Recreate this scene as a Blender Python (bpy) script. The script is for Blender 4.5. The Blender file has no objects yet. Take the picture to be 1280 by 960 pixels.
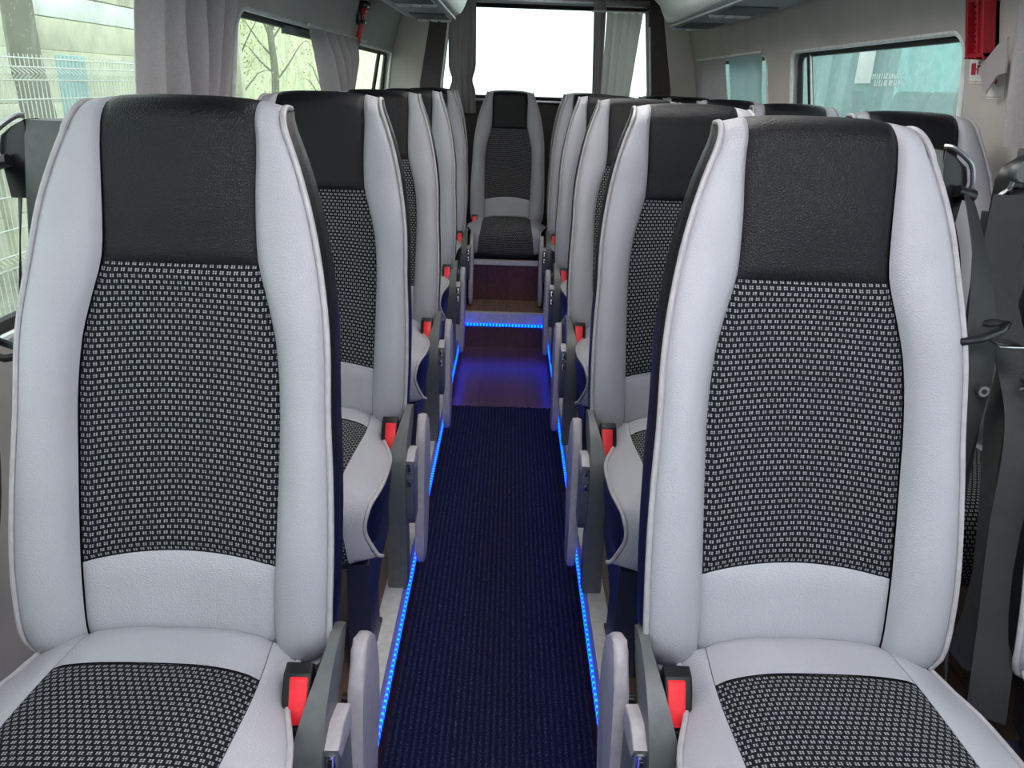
import bpy, bmesh, math, random
from mathutils import Vector, Matrix, noise
random.seed(7)
scene = bpy.context.scene
COL = scene.collection
PI = math.pi

# ------------------------------------------------------------------ materials
def nmat(name):
    m = bpy.data.materials.new(name); m.use_nodes = True
    nt = m.node_tree
    b = nt.nodes['Principled BSDF']
    return m, nt, b
def N(nt, t, **k):
    n = nt.nodes.new(t)
    for a, v in k.items(): setattr(n, a, v)
    return n
def ramp(nt, fac, stops):
    r = N(nt, 'ShaderNodeValToRGB')
    while len(r.color_ramp.elements) < len(stops): r.color_ramp.elements.new(0.5)
    for e, (p, c) in zip(r.color_ramp.elements, stops):
        e.position = p; e.color = (*c, 1)
    nt.links.new(fac, r.inputs[0]); return r.outputs[0]
def math_(nt, op, a, b=None, c=None):
    n = N(nt, 'ShaderNodeMath', operation=op)
    for i, v in enumerate((a, b, c)):
        if v is None: continue
        if isinstance(v, (int, float)): n.inputs[i].default_value = v
        else: nt.links.new(v, n.inputs[i])
    return n.outputs[0]
def plain(name, col, rough=.5, metal=0, spec=.5, scale=60, amt=.06, bump=0, bscale=400):
    m, nt, b = nmat(name)
    tc = N(nt, 'ShaderNodeTexCoord')
    nz = N(nt, 'ShaderNodeTexNoise'); nz.inputs['Scale'].default_value = scale; nz.inputs['Detail'].default_value = 4
    nt.links.new(tc.outputs['Object'], nz.inputs['Vector'])
    lo = tuple(max(0, c*(1-amt*2)) for c in col); hi = tuple(min(1, c*(1+amt*2)) for c in col)
    nt.links.new(ramp(nt, nz.outputs['Fac'], [(.3, lo), (.7, hi)]), b.inputs['Base Color'])
    b.inputs['Roughness'].default_value = rough; b.inputs['Metallic'].default_value = metal
    b.inputs['Specular IOR Level'].default_value = spec
    if bump:
        n2 = N(nt, 'ShaderNodeTexNoise'); n2.inputs['Scale'].default_value = bscale; n2.inputs['Detail'].default_value = 3
        nt.links.new(tc.outputs['Object'], n2.inputs['Vector'])
        bp = N(nt, 'ShaderNodeBump'); bp.inputs['Strength'].default_value = bump; bp.inputs['Distance'].default_value = .002
        nt.links.new(n2.outputs['Fac'], bp.inputs['Height']); nt.links.new(bp.outputs[0], b.inputs['Normal'])
    return m
def leather(name, col, rough, bump=.35):
    m, nt, b = nmat(name)
    tc = N(nt, 'ShaderNodeTexCoord')
    v = N(nt, 'ShaderNodeTexVoronoi'); v.inputs['Scale'].default_value = 520
    n0 = N(nt, 'ShaderNodeTexNoise'); n0.inputs['Scale'].default_value = 260; n0.inputs['Detail'].default_value = 5; n0.inputs['Roughness'].default_value=.65
    n1 = N(nt, 'ShaderNodeTexNoise'); n1.inputs['Scale'].default_value = 7; n1.inputs['Detail'].default_value = 3
    for n in (v, n0, n1): nt.links.new(tc.outputs['Object'], n.inputs['Vector'])
    h = math_(nt, 'ADD', math_(nt, 'MULTIPLY', v.outputs['Distance'], .55), math_(nt, 'MULTIPLY', n0.outputs['Fac'], .9))
    bp = N(nt, 'ShaderNodeBump'); bp.inputs['Strength'].default_value = bump; bp.inputs['Distance'].default_value = .0022
    nt.links.new(h, bp.inputs['Height']); nt.links.new(bp.outputs[0], b.inputs['Normal'])
    nt.links.new(ramp(nt, n1.outputs['Fac'], [(.3, tuple(c*.93 for c in col)), (.7, tuple(min(1, c*1.05) for c in col))]), b.inputs['Base Color'])
    b.inputs['Roughness'].default_value = rough
    if col[0] < .1: b.inputs['Specular IOR Level'].default_value = .25
    return m
def fabric():
    m, nt, b = nmat('dotted_fabric')
    tc = N(nt, 'ShaderNodeTexCoord'); s = N(nt, 'ShaderNodeSeparateXYZ')
    nz = N(nt, 'ShaderNodeTexNoise'); nz.inputs['Scale'].default_value = 9
    nt.links.new(tc.outputs['UV'], nz.inputs['Vector'])
    nt.links.new(tc.outputs['UV'], s.inputs[0])
    w = math_(nt, 'MULTIPLY', math_(nt, 'SUBTRACT', nz.outputs['Fac'], .5), .005)
    v = math_(nt, 'DIVIDE', math_(nt, 'ADD', s.outputs['Y'], w), .0080)
    row = math_(nt, 'FLOOR', v)
    u = math_(nt, 'ADD', math_(nt, 'DIVIDE', s.outputs['X'], .0093), math_(nt, 'MULTIPLY', math_(nt, 'MODULO', row, 2), .5))
    fu = math_(nt, 'FRACT', math_(nt, 'ADD', u, 100)); fv = math_(nt, 'FRACT', v)
    a = math_(nt, 'MULTIPLY', math_(nt, 'LESS_THAN', fu, .56), math_(nt, 'LESS_THAN', fv, .54))
    g1 = math_(nt, 'GREATER_THAN', math_(nt, 'ABSOLUTE', math_(nt, 'SUBTRACT', fu, .28)), .06)
    g2 = math_(nt, 'GREATER_THAN', math_(nt, 'ABSOLUTE', math_(nt, 'SUBTRACT', fv, .27)), .035)
    f = math_(nt, 'MULTIPLY', a, math_(nt, 'MULTIPLY', g1, g2))
    n2 = N(nt, 'ShaderNodeTexNoise'); n2.inputs['Scale'].default_value = 320
    nt.links.new(tc.outputs['UV'], n2.inputs['Vector'])
    f = math_(nt, 'MULTIPLY', f, math_(nt, 'ADD', n2.outputs['Fac'], .35))
    nt.links.new(ramp(nt, f, [(0, (.007, .008, .010)), (.12, (.007, .008, .010)), (1, (.36, .36, .38))]), b.inputs['Base Color'])
    b.inputs['Roughness'].default_value = .9; b.inputs['Specular IOR Level'].default_value = .15
    bp = N(nt, 'ShaderNodeBump'); bp.inputs['Strength'].default_value = .4; bp.inputs['Distance'].default_value = .0008
    nt.links.new(f, bp.inputs['Height']); nt.links.new(bp.outputs[0], b.inputs['Normal'])
    return m
def planks(name, c1, c2, mortar, rough=.3, spec=.5):
    m, nt, b = nmat(name)
    tc = N(nt, 'ShaderNodeTexCoord'); mp = N(nt, 'ShaderNodeMapping')
    mp.inputs['Rotation'].default_value = (0, 0, PI/2)
    nt.links.new(tc.outputs['Object'], mp.inputs[0])
    br = N(nt, 'ShaderNodeTexBrick'); br.inputs['Scale'].default_value = 1
    br.inputs['Brick Width'].default_value = .62; br.inputs['Row Height'].default_value = .105
    br.inputs['Mortar Size'].default_value = .0012; br.inputs['Color1'].default_value = (*c1, 1)
    br.inputs['Color2'].default_value = (*c2, 1); br.inputs['Mortar'].default_value = (*mortar, 1)
    nt.links.new(mp.outputs[0], br.inputs['Vector'])
    mp2 = N(nt, 'ShaderNodeMapping'); mp2.inputs['Scale'].default_value = (60, 4, 60)
    nt.links.new(tc.outputs['Object'], mp2.inputs[0])
    nz = N(nt, 'ShaderNodeTexNoise'); nz.inputs['Scale'].default_value = 1.2; nz.inputs['Detail'].default_value = 6
    nt.links.new(mp2.outputs[0], nz.inputs['Vector'])
    mx = N(nt, 'ShaderNodeMix', data_type='RGBA', blend_type='MULTIPLY'); mx.inputs[0].default_value = .8
    nt.links.new(br.outputs['Color'], mx.inputs[6])
    nt.links.new(ramp(nt, nz.outputs['Fac'], [(.3, (.55, .5, .5)), (.7, (1.2, 1.15, 1.15))]), mx.inputs[7])
    nt.links.new(mx.outputs[2], b.inputs['Base Color'])
    b.inputs['Roughness'].default_value = rough; b.inputs['Specular IOR Level'].default_value = spec
    return m
def carpet_mat():
    m, nt, b = nmat('ribbed_carpet')
    tc = N(nt, 'ShaderNodeTexCoord'); s = N(nt, 'ShaderNodeSeparateXYZ')
    nt.links.new(tc.outputs['Object'], s.inputs[0])
    nz = N(nt, 'ShaderNodeTexNoise'); nz.inputs['Scale'].default_value = 420; nz.inputs['Detail'].default_value = 2
    nb = N(nt, 'ShaderNodeTexNoise'); nb.inputs['Scale'].default_value = 60; nb.inputs['Detail'].default_value = 3
    for n in (nz, nb): nt.links.new(tc.outputs['Object'], n.inputs['Vector'])
    wv = math_(nt, 'SINE', math_(nt, 'MULTIPLY', math_(nt, 'ADD', s.outputs['X'], math_(nt, 'MULTIPLY', nb.outputs['Fac'], .003)), 2*PI/.0135))
    wv = math_(nt, 'ADD', math_(nt, 'MULTIPLY', wv, .22), .5)
    f = math_(nt, 'MULTIPLY', math_(nt, 'ADD', nz.outputs['Fac'], -.12), math_(nt, 'ADD', wv, .35))
    nt.links.new(ramp(nt, f, [(.15, (.003, .003, .012)), (.42, (.013, .014, .036)), (.66, (.09, .09, .14))]), b.inputs['Base Color'])
    b.inputs['Roughness'].default_value = 1; b.inputs['Specular IOR Level'].default_value = .1
    bp = N(nt, 'ShaderNodeBump'); bp.inputs['Strength'].default_value = .9; bp.inputs['Distance'].default_value = .004
    nt.links.new(f, bp.inputs['Height']); nt.links.new(bp.outputs[0], b.inputs['Normal'])
    return m
def emit(name, col, st):
    m, nt, b = nmat(name)
    b.inputs['Base Color'].default_value = (*col, 1)
    b.inputs['Emission Color'].default_value = (*col, 1); b.inputs['Emission Strength'].default_value = st
    return m
def led_mat(name, axis):
    m, nt, b = nmat(name)
    tc = N(nt, 'ShaderNodeTexCoord'); s = N(nt, 'ShaderNodeSeparateXYZ')
    nt.links.new(tc.outputs['Object'], s.inputs[0])
    w = math_(nt, 'SINE', math_(nt, 'MULTIPLY', s.outputs[axis], 2*PI/.0165))
    f = math_(nt, 'ADD', math_(nt, 'MULTIPLY', w, .5), .5)
    nt.links.new(ramp(nt, f, [(0, (0, .006, .9)), (.55, (0, .020, 1)), (1, (0, .10, 1))]), b.inputs['Emission Color'])
    b.inputs['Base Color'].default_value = (.02, .05, .3, 1)
    b.inputs['Emission Strength'].default_value = LED
    return m
def cloth(name, col, tr=.35):
    m, nt, b = nmat(name)
    tc = N(nt, 'ShaderNodeTexCoord')
    nz = N(nt, 'ShaderNodeTexNoise'); nz.inputs['Scale'].default_value = 300
    nt.links.new(tc.outputs['Object'], nz.inputs['Vector'])
    c = ramp(nt, nz.outputs['Fac'], [(.3, tuple(x*.9 for x in col)), (.7, tuple(x*1.08 for x in col))])
    nt.links.new(c, b.inputs['Base Color']); b.inputs['Roughness'].default_value = .8
    b.inputs['Specular IOR Level'].default_value = .2
    t = N(nt, 'ShaderNodeBsdfTranslucent'); nt.links.new(c, t.inputs[0])
    mx = N(nt, 'ShaderNodeMixShader'); mx.inputs[0].default_value = tr
    nt.links.new(b.outputs[0], mx.inputs[1]); nt.links.new(t.outputs[0], mx.inputs[2])
    nt.links.new(mx.outputs[0], nt.nodes['Material Output'].inputs[0])
    return m
def glass(name, tint, haze=.0, hazecol=(.6, .8, .8), drops=False):
    m, nt, b = nmat(name)
    out = nt.nodes['Material Output']; nt.nodes.remove(b)
    tr = N(nt, 'ShaderNodeBsdfTransparent'); tr.inputs[0].default_value = (*tint, 1)
    gl = N(nt, 'ShaderNodeBsdfGlossy'); gl.inputs['Roughness'].default_value = .04
    mx = N(nt, 'ShaderNodeMixShader'); mx.inputs[0].default_value = .04
    nt.links.new(tr.outputs[0], mx.inputs[1]); nt.links.new(gl.outputs[0], mx.inputs[2])
    df = N(nt, 'ShaderNodeBsdfTranslucent'); df.inputs[0].default_value = (*hazecol, 1)
    d2 = N(nt, 'ShaderNodeBsdfDiffuse'); d2.inputs[0].default_value = (*hazecol, 1)
    ad = N(nt, 'ShaderNodeMixShader'); ad.inputs[0].default_value = .5
    nt.links.new(df.outputs[0], ad.inputs[1]); nt.links.new(d2.outputs[0], ad.inputs[2])
    m2 = N(nt, 'ShaderNodeMixShader'); m2.inputs[0].default_value = haze
    tc = N(nt, 'ShaderNodeTexCoord')
    nz = N(nt, 'ShaderNodeTexNoise'); nz.inputs['Scale'].default_value = 9; nz.inputs['Detail'].default_value = 5
    nt.links.new(tc.outputs['Object'], nz.inputs['Vector'])
    f = math_(nt, 'MULTIPLY', nz.outputs['Fac'], haze*2)
    if drops:   # rain drops and dried runs on the pane
        mp = N(nt, 'ShaderNodeMapping'); mp.inputs['Scale'].default_value = (1, 1, .12)
        nt.links.new(tc.outputs['Object'], mp.inputs[0])
        n2 = N(nt, 'ShaderNodeTexNoise'); n2.inputs['Scale'].default_value = 55; n2.inputs['Detail'].default_value = 3
        nt.links.new(mp.outputs[0], n2.inputs['Vector'])
        vo = N(nt, 'ShaderNodeTexVoronoi'); vo.inputs['Scale'].default_value = 90
        nt.links.new(tc.outputs['Object'], vo.inputs['Vector'])
        dd = math_(nt, 'LESS_THAN', vo.outputs['Distance'], .16)
        n3 = N(nt, 'ShaderNodeTexNoise'); n3.inputs['Scale'].default_value = 12
        nt.links.new(tc.outputs['Object'], n3.inputs['Vector'])
        dd = math_(nt, 'MULTIPLY', dd, math_(nt, 'GREATER_THAN', n3.outputs['Fac'], .5))
        f = math_(nt, 'ADD', f, math_(nt, 'MULTIPLY', math_(nt, 'GREATER_THAN', n2.outputs['Fac'], .62), .14))
        f = math_(nt, 'ADD', f, math_(nt, 'MULTIPLY', dd, .4))
    nt.links.new(f, m2.inputs[0])
    nt.links.new(mx.outputs[0], m2.inputs[1]); nt.links.new(ad.outputs[0], m2.inputs[2])
    nt.links.new(m2.outputs[0], out.inputs[0])
    return m

LED = 8.5
M = {}
M['grey_leather'] = leather('light_grey_leather', (.375, .378, .412), .40, .50)
M['black_leather'] = leather('black_leather', (.006, .0066, .0085), .30, .60)
M['fabric'] = fabric()
M['piping'] = plain('grey_piping', (.36, .35, .365), .45)
M['plastic'] = plain('charcoal_plastic', (.085, .092, .092), .45, bump=.15)
M['black'] = plain('black_plastic', (.008, .008, .010), .3)
M['strap'] = plain('belt_webbing', (.024, .026, .027), .75, bump=.4, bscale=700)
M['lightplastic'] = plain('light_grey_plastic', (.34, .32, .34), .45)
M['red'] = plain('red_button_plastic', (.80, .022, .035), .4)
M['redbox'] = plain('red_box_plastic', (.42, .012, .025), .4)
M['chrome'] = plain('chrome', (.6, .6, .62), .18, 1)
M['steel'] = plain('satin_steel', (.35, .35, .37), .35, 1)
M['navy'] = plain('navy_frame_metal', (.012, .016, .045), .45)
M['wall'] = plain('felt_wall_lining', (.56, .53, .49), .9, spec=.2, scale=5, amt=.04, bump=.25)
M['dark_wall'] = plain('dark_brown_trim_lining', (.085, .074, .072), .8, spec=.2)
M['ceil'] = plain('ceiling_lining', (.62, .61, .58), .8)
M['seal'] = plain('pale_window_rim', (.80, .82, .82), .35)
M['rubber'] = plain('black_window_rubber', (.015, .017, .018), .5)
M['sill'] = plain('aluminium_sill', (.50, .50, .50), .5, .25)
M['floor'] = planks('dark_red_vinyl_planks', (.095, .035, .032), (.065, .022, .024), (.012, .006, .008))
M['floor2'] = planks('brown_vinyl_planks', (.16, .095, .075), (.13, .078, .062), (.03, .02, .02), .45)
M['carpet'] = carpet_mat()
M['led'] = led_mat('blue_led_along_aisle', 1)
M['ledx'] = led_mat('blue_led_across_step', 0)
M['cloth'] = cloth('grey_curtain_cloth', (.62, .585, .59), .40)
M['cloth_dark'] = cloth('dark_curtain_cloth', (.42, .40, .40), .30)
M['cloth_pale'] = cloth('pale_curtain_cloth', (.76, .75, .73), .40)
M['glass'] = glass('clear_rear_glass', (.93, 1, .98), .02)
M['wetglass'] = glass('wet_green_glass', (.92, .98, .95), .05, (.82, .88, .80), True)
M['cyanglass'] = glass('cyan_tinted_glass', (.90, .985, .98), .12, (.86, .93, .925))
M['console'] = plain('overhead_console_plastic', (.30, .34, .37), .4)
M['console_light'] = plain('overhead_console_silver', (.58, .62, .63), .35)
M['console_dark'] = plain('console_recess_plastic', (.07, .085, .10), .5)
M['white'] = plain('white_plastic', (.75, .75, .74), .4)
M['sign_red'] = plain('sign_red', (.45, .01, .05), .5)
M['hammer_red'] = plain('hammer_red', (.75, .03, .02), .35)

# ------------------------------------------------------------------ mesh helpers
OFF = Vector((0, 0, 0))
def link(name, bm, mats, parent=None, smooth=True, recalc=True):
    if OFF.length: bmesh.ops.translate(bm, verts=bm.verts, vec=OFF)
    if recalc: bmesh.ops.recalc_face_normals(bm, faces=bm.faces)
    me = bpy.data.meshes.new(name); bm.to_mesh(me); bm.free()
    for m in (mats if isinstance(mats, (list, tuple)) else [mats]): me.materials.append(m)
    if smooth:
        me.polygons.foreach_set('use_smooth', [True]*len(me.polygons))
        try: me.set_sharp_from_angle(angle=math.radians(40))
        except Exception: pass
    o = bpy.data.objects.new(name, me); COL.objects.link(o)
    if parent: o.parent = parent
    return o
def tag(o, label=None, cat=None, group=None, kind=None):
    if label: o['label'] = label
    if cat: o['category'] = cat
    if group: o['group'] = group
    if kind: o['kind'] = kind
    return o
def empty(name, loc, rz=0):
    o = bpy.data.objects.new(name, None); COL.objects.link(o)
    o.location = loc; o.rotation_euler.z = rz; o.empty_display_size = .05
    return o
def add_box(bm, a, b, bev=0, mi=0, seg=2):
    t = bmesh.new(); bmesh.ops.create_cube(t, size=1)
    for v in t.verts: v.co = Vector([a[i] + (v.co[i]+.5)*(b[i]-a[i]) for i in range(3)])
    if bev: bmesh.ops.bevel(t, geom=t.edges[:], offset=bev, segments=seg, profile=.5, affect='EDGES')
    for f in t.faces: f.material_index = mi
    me = bpy.data.meshes.new('t'); t.to_mesh(me); t.free(); bm.from_mesh(me); bpy.data.meshes.remove(me)
def box(a, b, bev=0, mi=0):
    bm = bmesh.new(); add_box(bm, a, b, bev, mi); return bm
def add_grid(bm, rows, uvs=None, closed=False, mi=0):
    vs = [[bm.verts.new(p) for p in r] for r in rows]
    uvl = bm.loops.layers.uv.verify() if uvs else None
    for i in range(len(vs)-1):
        n = len(vs[i])
        for j in range(n if closed else n-1):
            k = (j+1) % n
            q = [vs[i][j], vs[i][k], vs[i+1][k], vs[i+1][j]]
            try: f = bm.faces.new(q)
            except ValueError: continue
            f.material_index = mi
            if uvs:
                for l, (a, b_) in zip(f.loops, ((i, j), (i, k), (i+1, k), (i+1, j))): l[uvl].uv = uvs[a][b_]
    return vs
def add_tube(bm, pts, r, n=8, closed=False, mi=0, flat=1.0, cap=True):
    pts = [Vector(p) for p in pts]; L = len(pts); rows = []
    up = Vector((0, 0, 1)); prev = None
    for i, p in enumerate(pts):
        if closed: t = (pts[(i+1) % L]-pts[i-1])
        else: t = pts[min(i+1, L-1)]-pts[max(i-1, 0)]
        t.normalize()
        a = prev if prev is not None else (up if abs(t.z) < .9 else Vector((0, 1, 0)))
        a = (a - t*a.dot(t))
        if a.length < 1e-5: a = Vector((1, 0, 0)) - t*t.x
        a.normalize(); prev = a; b = t.cross(a)
        rr = r[i] if isinstance(r, (list, tuple)) else r
        rows.append([p + a*math.cos(2*PI*k/n)*rr + b*math.sin(2*PI*k/n)*rr*flat for k in range(n)])
    if closed: rows.append(rows[0])
    vs = add_grid(bm, rows, closed=True, mi=mi)
    if cap and not closed:
        for r_ in (vs[0], vs[-1]):
            try: bm.faces.new(r_).material_index = mi
            except ValueError: pass
    if closed: bmesh.ops.remove_doubles(bm, verts=bm.verts, dist=1e-6)
def prism(poly, x0, x1, bev=.0, axis=0):
    """poly of (y,z) extruded along x"""
    bm = bmesh.new()
    def P(x, p): return (x, p[0], p[1]) if axis == 0 else ((p[0], x, p[1]) if axis == 1 else (p[0], p[1], x))
    a = [bm.verts.new(P(x0, p)) for p in poly]; b = [bm.verts.new(P(x1, p)) for p in poly]
    bm.faces.new(a); bm.faces.new(b[::-1]); n = len(poly)
    for i in range(n): bm.faces.new((a[i], a[(i+1) % n], b[(i+1) % n], b[i]))
    if bev:
        es = [e for e in bm.edges if (e.verts[0] in a) == (e.verts[1] in a)]
        bmesh.ops.bevel(bm, geom=es, offset=bev, segments=3, profile=.5, affect='EDGES')
    return bm
def lerp_tab(tab, t):
    if t <= tab[0][0]: return tab[0][1]
    for (a, va), (b, vb) in zip(tab, tab[1:]):
        if t <= b: return va + (vb-va)*(t-a)/(b-a)
    return tab[-1][1]
def smooth_tab(tab, t):
    if t <= tab[0][0]: return tab[0][1]
    if t >= tab[-1][0]: return tab[-1][1]
    n = len(tab)
    for i in range(n-1):
        if t <= tab[i+1][0]:
            x0, y0 = tab[i]; x1, y1 = tab[i+1]
            m0 = (tab[i+1][1]-tab[i-1][1])/(tab[i+1][0]-tab[i-1][0]) if i > 0 else (y1-y0)/(x1-x0)
            m1 = (tab[i+2][1]-y0)/(tab[i+2][0]-x0) if i+2 < n else (y1-y0)/(x1-x0)
            h = x1-x0; s = (t-x0)/h
            return (2*s**3-3*s*s+1)*y0+(s**3-2*s*s+s)*h*m0+(-2*s**3+3*s*s)*y1+(s**3-s*s)*h*m1
def spline(pts, k=6):
    out = []; n = len(pts)
    P = [Vector(p) for p in pts]
    for i in range(n-1):
        p0 = P[max(i-1, 0)]; p1 = P[i]; p2 = P[i+1]; p3 = P[min(i+2, n-1)]
        for j in range(k):
            t = j/k
            out.append(.5*((2*p1)+(p2-p0)*t+(2*p0-5*p1+4*p2-p3)*t*t+(3*p1-p0-3*p2+p3)*t**3))
    out.append(P[-1]); return out

# ------------------------------------------------------------------ the seat (drawn in row-one coordinates, x from the seat's centre line)
def drop_(x, z): return .012*min(abs(x)/.13, 1.08)**3*max(0, min(1, (z-1.12)/(1.245-1.12)))
WO = [(.50, .188), (.525, .196), (.55, .205), (.62, .209), (.69, .210), (.78, .2075), (.85, .2035), (.94, .201), (.99, .196), (1.04, .188), (1.095, .177), (1.165, .158), (1.215, .141), (1.245, .131)]
WI = [(.50, .128), (.56, .129), (.65, .131), (.78, .134), (.87, .134), (.94, .128), (.98, .119), (1.01, .111), (1.035, .104), (1.06, .101), (1.12, .100), (1.19, .101), (1.245, .097)]
ZT = 1.245
YB = [(.50, .872), (.53, .862), (.56, .860), (.60, .867), (.66, .882), (.80, .928), (.95, .975), (1.04, 1.003), (1.12, 1.022), (1.19, 1.040), (1.245, 1.055)]
def back_rows(z0, z1, n):
    """list of (z, y, arclength) on the front face; past the top the skin rolls backwards"""
    out = []
    for i in range(n+1):
        z = z0+(z1-z0)*i/n
        out.append([z, smooth_tab(YB, z)])
    return out
RR = .040
def top_roll(rows, depth=.060):
    z0 = ZT-RR; y0 = smooth_tab(YB, z0)
    for k in range(1, 8):
        a = k/7*PI/2
        rows.append([z0+RR*math.sin(a), y0+.010+RR*(1-math.cos(a))-.010*math.cos(a)])
    rows.append([ZT-.0005, y0+RR+.010+depth-.04])
    return rows
def bolster_prof(z, t):
    """forward push of the bolster at t=0 (seam) .. 1 (piping)"""
    amp = smooth_tab([(.5, .020), (.6, .030), (.8, .036), (.95, .034), (1.05, .024), (1.15, .014), (1.245, .006)], z)
    return amp*(math.sin(PI*min(1, t*.80+.02))**.8) if 0 < t*.8+.02 < 1 else 0
def front_y(z, x):
    """front surface y at lateral x"""
    wi = smooth_tab(WI, min(z, ZT)); wo = smooth_tab(WO, min(z, ZT)); y = smooth_tab(YB, min(z, ZT))
    ax = abs(x)
    if ax <= wi: return y + (1-(ax/wi)**2)*smooth_tab([(.9, .006), (.99, .004), (1.04, -.003), (1.12, -.009), (1.245, -.007)], z)
    t = (ax-wi)/(wo-wi)
    return y - bolster_prof(z, t)
def back_panel(x0f, x1f, z0, z1, nz, nx, over=False, groove=.0065, curve=0):
    """panel between two lateral functions; edges dip into the seams"""
    bm = bmesh.new(); rows = back_rows(z0, z1, nz)
    if over: rows = top_roll(back_rows(z0, ZT-RR, nz))
    R_, U_ = [], []; s = 0; last = None
    for i, (z, y) in enumerate(rows):
        if last: s += math.hypot(z-last[0], y-last[1])
        last = (z, y); ring = []; ur = []
        zz = min(z, ZT); xa, xb = x0f(zz), x1f(zz); gp = .0004*(1 if xb > xa else -1); xa += gp; xb -= gp
        base = smooth_tab(YB, zz) ; dy = y-base if i > nz and over else 0
        for j in range(nx+1):
            t = j/nx; x = xa+(xb-xa)*t
            e = min(t, 1-t)*abs(xb-xa)
            g = groove*math.exp(-(e/.0045)**2)
            ez = min(abs(z-z0), abs(z-z1) if not over else 9)
            g = max(g, groove*math.exp(-(ez/.0045)**2))
            zc = z
            if curve and i <= nz:   # arched lower / upper borders
                w = 1-(i/nz)
                zc = z + curve*(1-(2*t-1)**2)*w
            yy = front_y(min(zc, ZT), x) + g + dy
            zo = zc
            if i > nz and over:
                zo = z - drop_(x, 1.245)
            elif over: zo = zc - drop_(x, zc)
            ring.append((x, yy, zo)); ur.append((x+.3, s+.1))
        R_.append(ring); U_.append(ur)
    add_grid(bm, R_, U_)
    return bm
def build_seat(side, arm, tower, floor_z=.18, tsh=0.0, tdz=0.0):
    """side=-1: aisle lies at -x of the seat;  side=+1: aisle lies at +x.  returns root Empty"""
    global OFF
    OFF = Vector((0, -.65, -floor_z))
    root = empty('passenger_seat', (0, 0, 0))
    wi = lambda z: smooth_tab(WI, z); wo = lambda z: smooth_tab(WO, z)
    G, B = M['grey_leather'], M['black_leather']
    # --- backrest shell: black sides, back and top
    bm = bmesh.new(); rows = []
    zs = [.50, .515, .535, .56, .60, .66, .72, .78, .84, .90, .95, .99, 1.03, 1.06, 1.10, 1.14, 1.17, 1.195, 1.215, 1.230, 1.241]
    for z in zs:
        w = wo(z); yf = front_y(z, w)+.002
        if z > ZT-RR: yf += RR*(1-math.sqrt(max(0, 1-((z-ZT+RR)/RR)**2)))
        th = smooth_tab([(.5, .085), (.7, .105), (1.0, .105), (1.2, .085), (1.245, .060)], z)
        dz = -.012 if z > 1.2 else 0
        ring = [(-w+.02, yf+.045), (-w+.003, yf+.004), (-w-.004, yf+.03), (-w-.004, yf+th*.6), (-w+.008, yf+th*.92), (-w+.04, yf+th), (-w*.4, yf+th+.008), (0, yf+th+.010)]
        ring = ring + [(-x, y) for x, y in ring[:-1][::-1]]
        rows.append([(x, y, z-drop_(x, z)) for x, y in ring])
    vs = add_grid(bm, rows, closed=True)
    bm.faces.new(vs[0][::-1]); bm.faces.new(vs[-1])
    back = link('backrest', bm, B, root)
    # --- panels
    o = link('headrest_panel', back_panel(lambda z: -wi(z), wi, 1.036, ZT, 16, 20, over=True, groove=.006), B, back)
    o['label'] = 'black leather headrest panel'
    o = link('fabric_panel', back_panel(lambda z: -wi(z), wi, .648, 1.036, 30, 20, curve=.016), M['fabric'], back)
    o['label'] = 'black cloth panel with small pale woven squares'
    o = link('lumbar_panel', back_panel(lambda z: -wi(z), wi, .505, .649, 10, 20), G, back)
    # lumbar panel's top border has to follow the arched fabric border
    me = o.data
    for v in me.vertices:
        zl = v.co.z+floor_z; t = (zl-.505)/(.649-.505)
        dz = .016*(1-(v.co.x/.131)**2)*max(0, min(1, t))
        z2 = zl+dz; v.co.z = z2-floor_z; v.co.y += smooth_tab(YB, z2)-smooth_tab(YB, zl)
    for sx in (-1, 1):
        link('side_bolster', back_panel(lambda z: sx*wi(z), lambda z: sx*wo(z), .518, ZT, 34, 14, over=True), G, back)
        pts = [(sx*(wo(z)+.0005), front_y(z, wo(z))+.0015, z-drop_(wo(z), z)) for z in [.53+(ZT-RR-.53)*i/36 for i in range(37)]]
        for z, y in top_roll([])[:-1]:
            zz = min(z, ZT); pts.append((sx*(wo(zz)+.001), front_y(zz, wo(zz))+y-smooth_tab(YB, zz)+.001, z-drop_(wo(zz), zz)))
        pts.append((pts[-1][0], pts[-1][1]+.02, pts[-1][2]-.002))
        w0 = wo(.53)
        pts = [(sx*(w0-.05), front_y(.522, w0-.05)+.006, .512), (sx*(w0-.02), front_y(.52, w0-.02)+.004, .516), (sx*(w0-.006), front_y(.53, w0)+.004, .522)] + pts
        bm = bmesh.new(); add_tube(bm, pts, .0042, 8); link('piping', bm, M['piping'], back)
    # --- cushion
    CW = [(0, .180), (.085, .196), (.135, .209), (.215, .214), (.305, .211), (.395, .196), (.475, .184), (.535, .186), (.635, .200)]
    path = spline([(0, .876, .530), (0, .868, .553), (0, .846, .5635), (0, .80, .566), (0, .70, .570), (0, .60, .577), (0, .51, .580), (0, .455, .568), (0, .425, .535), (0, .418, .490), (0, .428, .430), (0, .45, .411)], 5)
    cum = [0]
    for a, b_ in zip(path, path[1:]): cum.append(cum[-1]+(b_-a).length)
    tot = cum[-1]
    CA = [(0, .166), (.075, .163), (.10, .163), (.125, .168), (.155, .177), (.205, .194), (.255, .202), (.36, .204), (.425, .198), (.485, .188), (.535, .184), (.58, .200), (.615, .211), (.655, .208)]
    def cw(s, sx=0): return smooth_tab(CA, s) if sx == side and arm else smooth_tab(CW, s)
    def cs(s): return smooth_tab([(0, .124), (.09, .130), (.18, .134), (.43, .134), (.53, .146), (.63, .156)], s)
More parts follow.
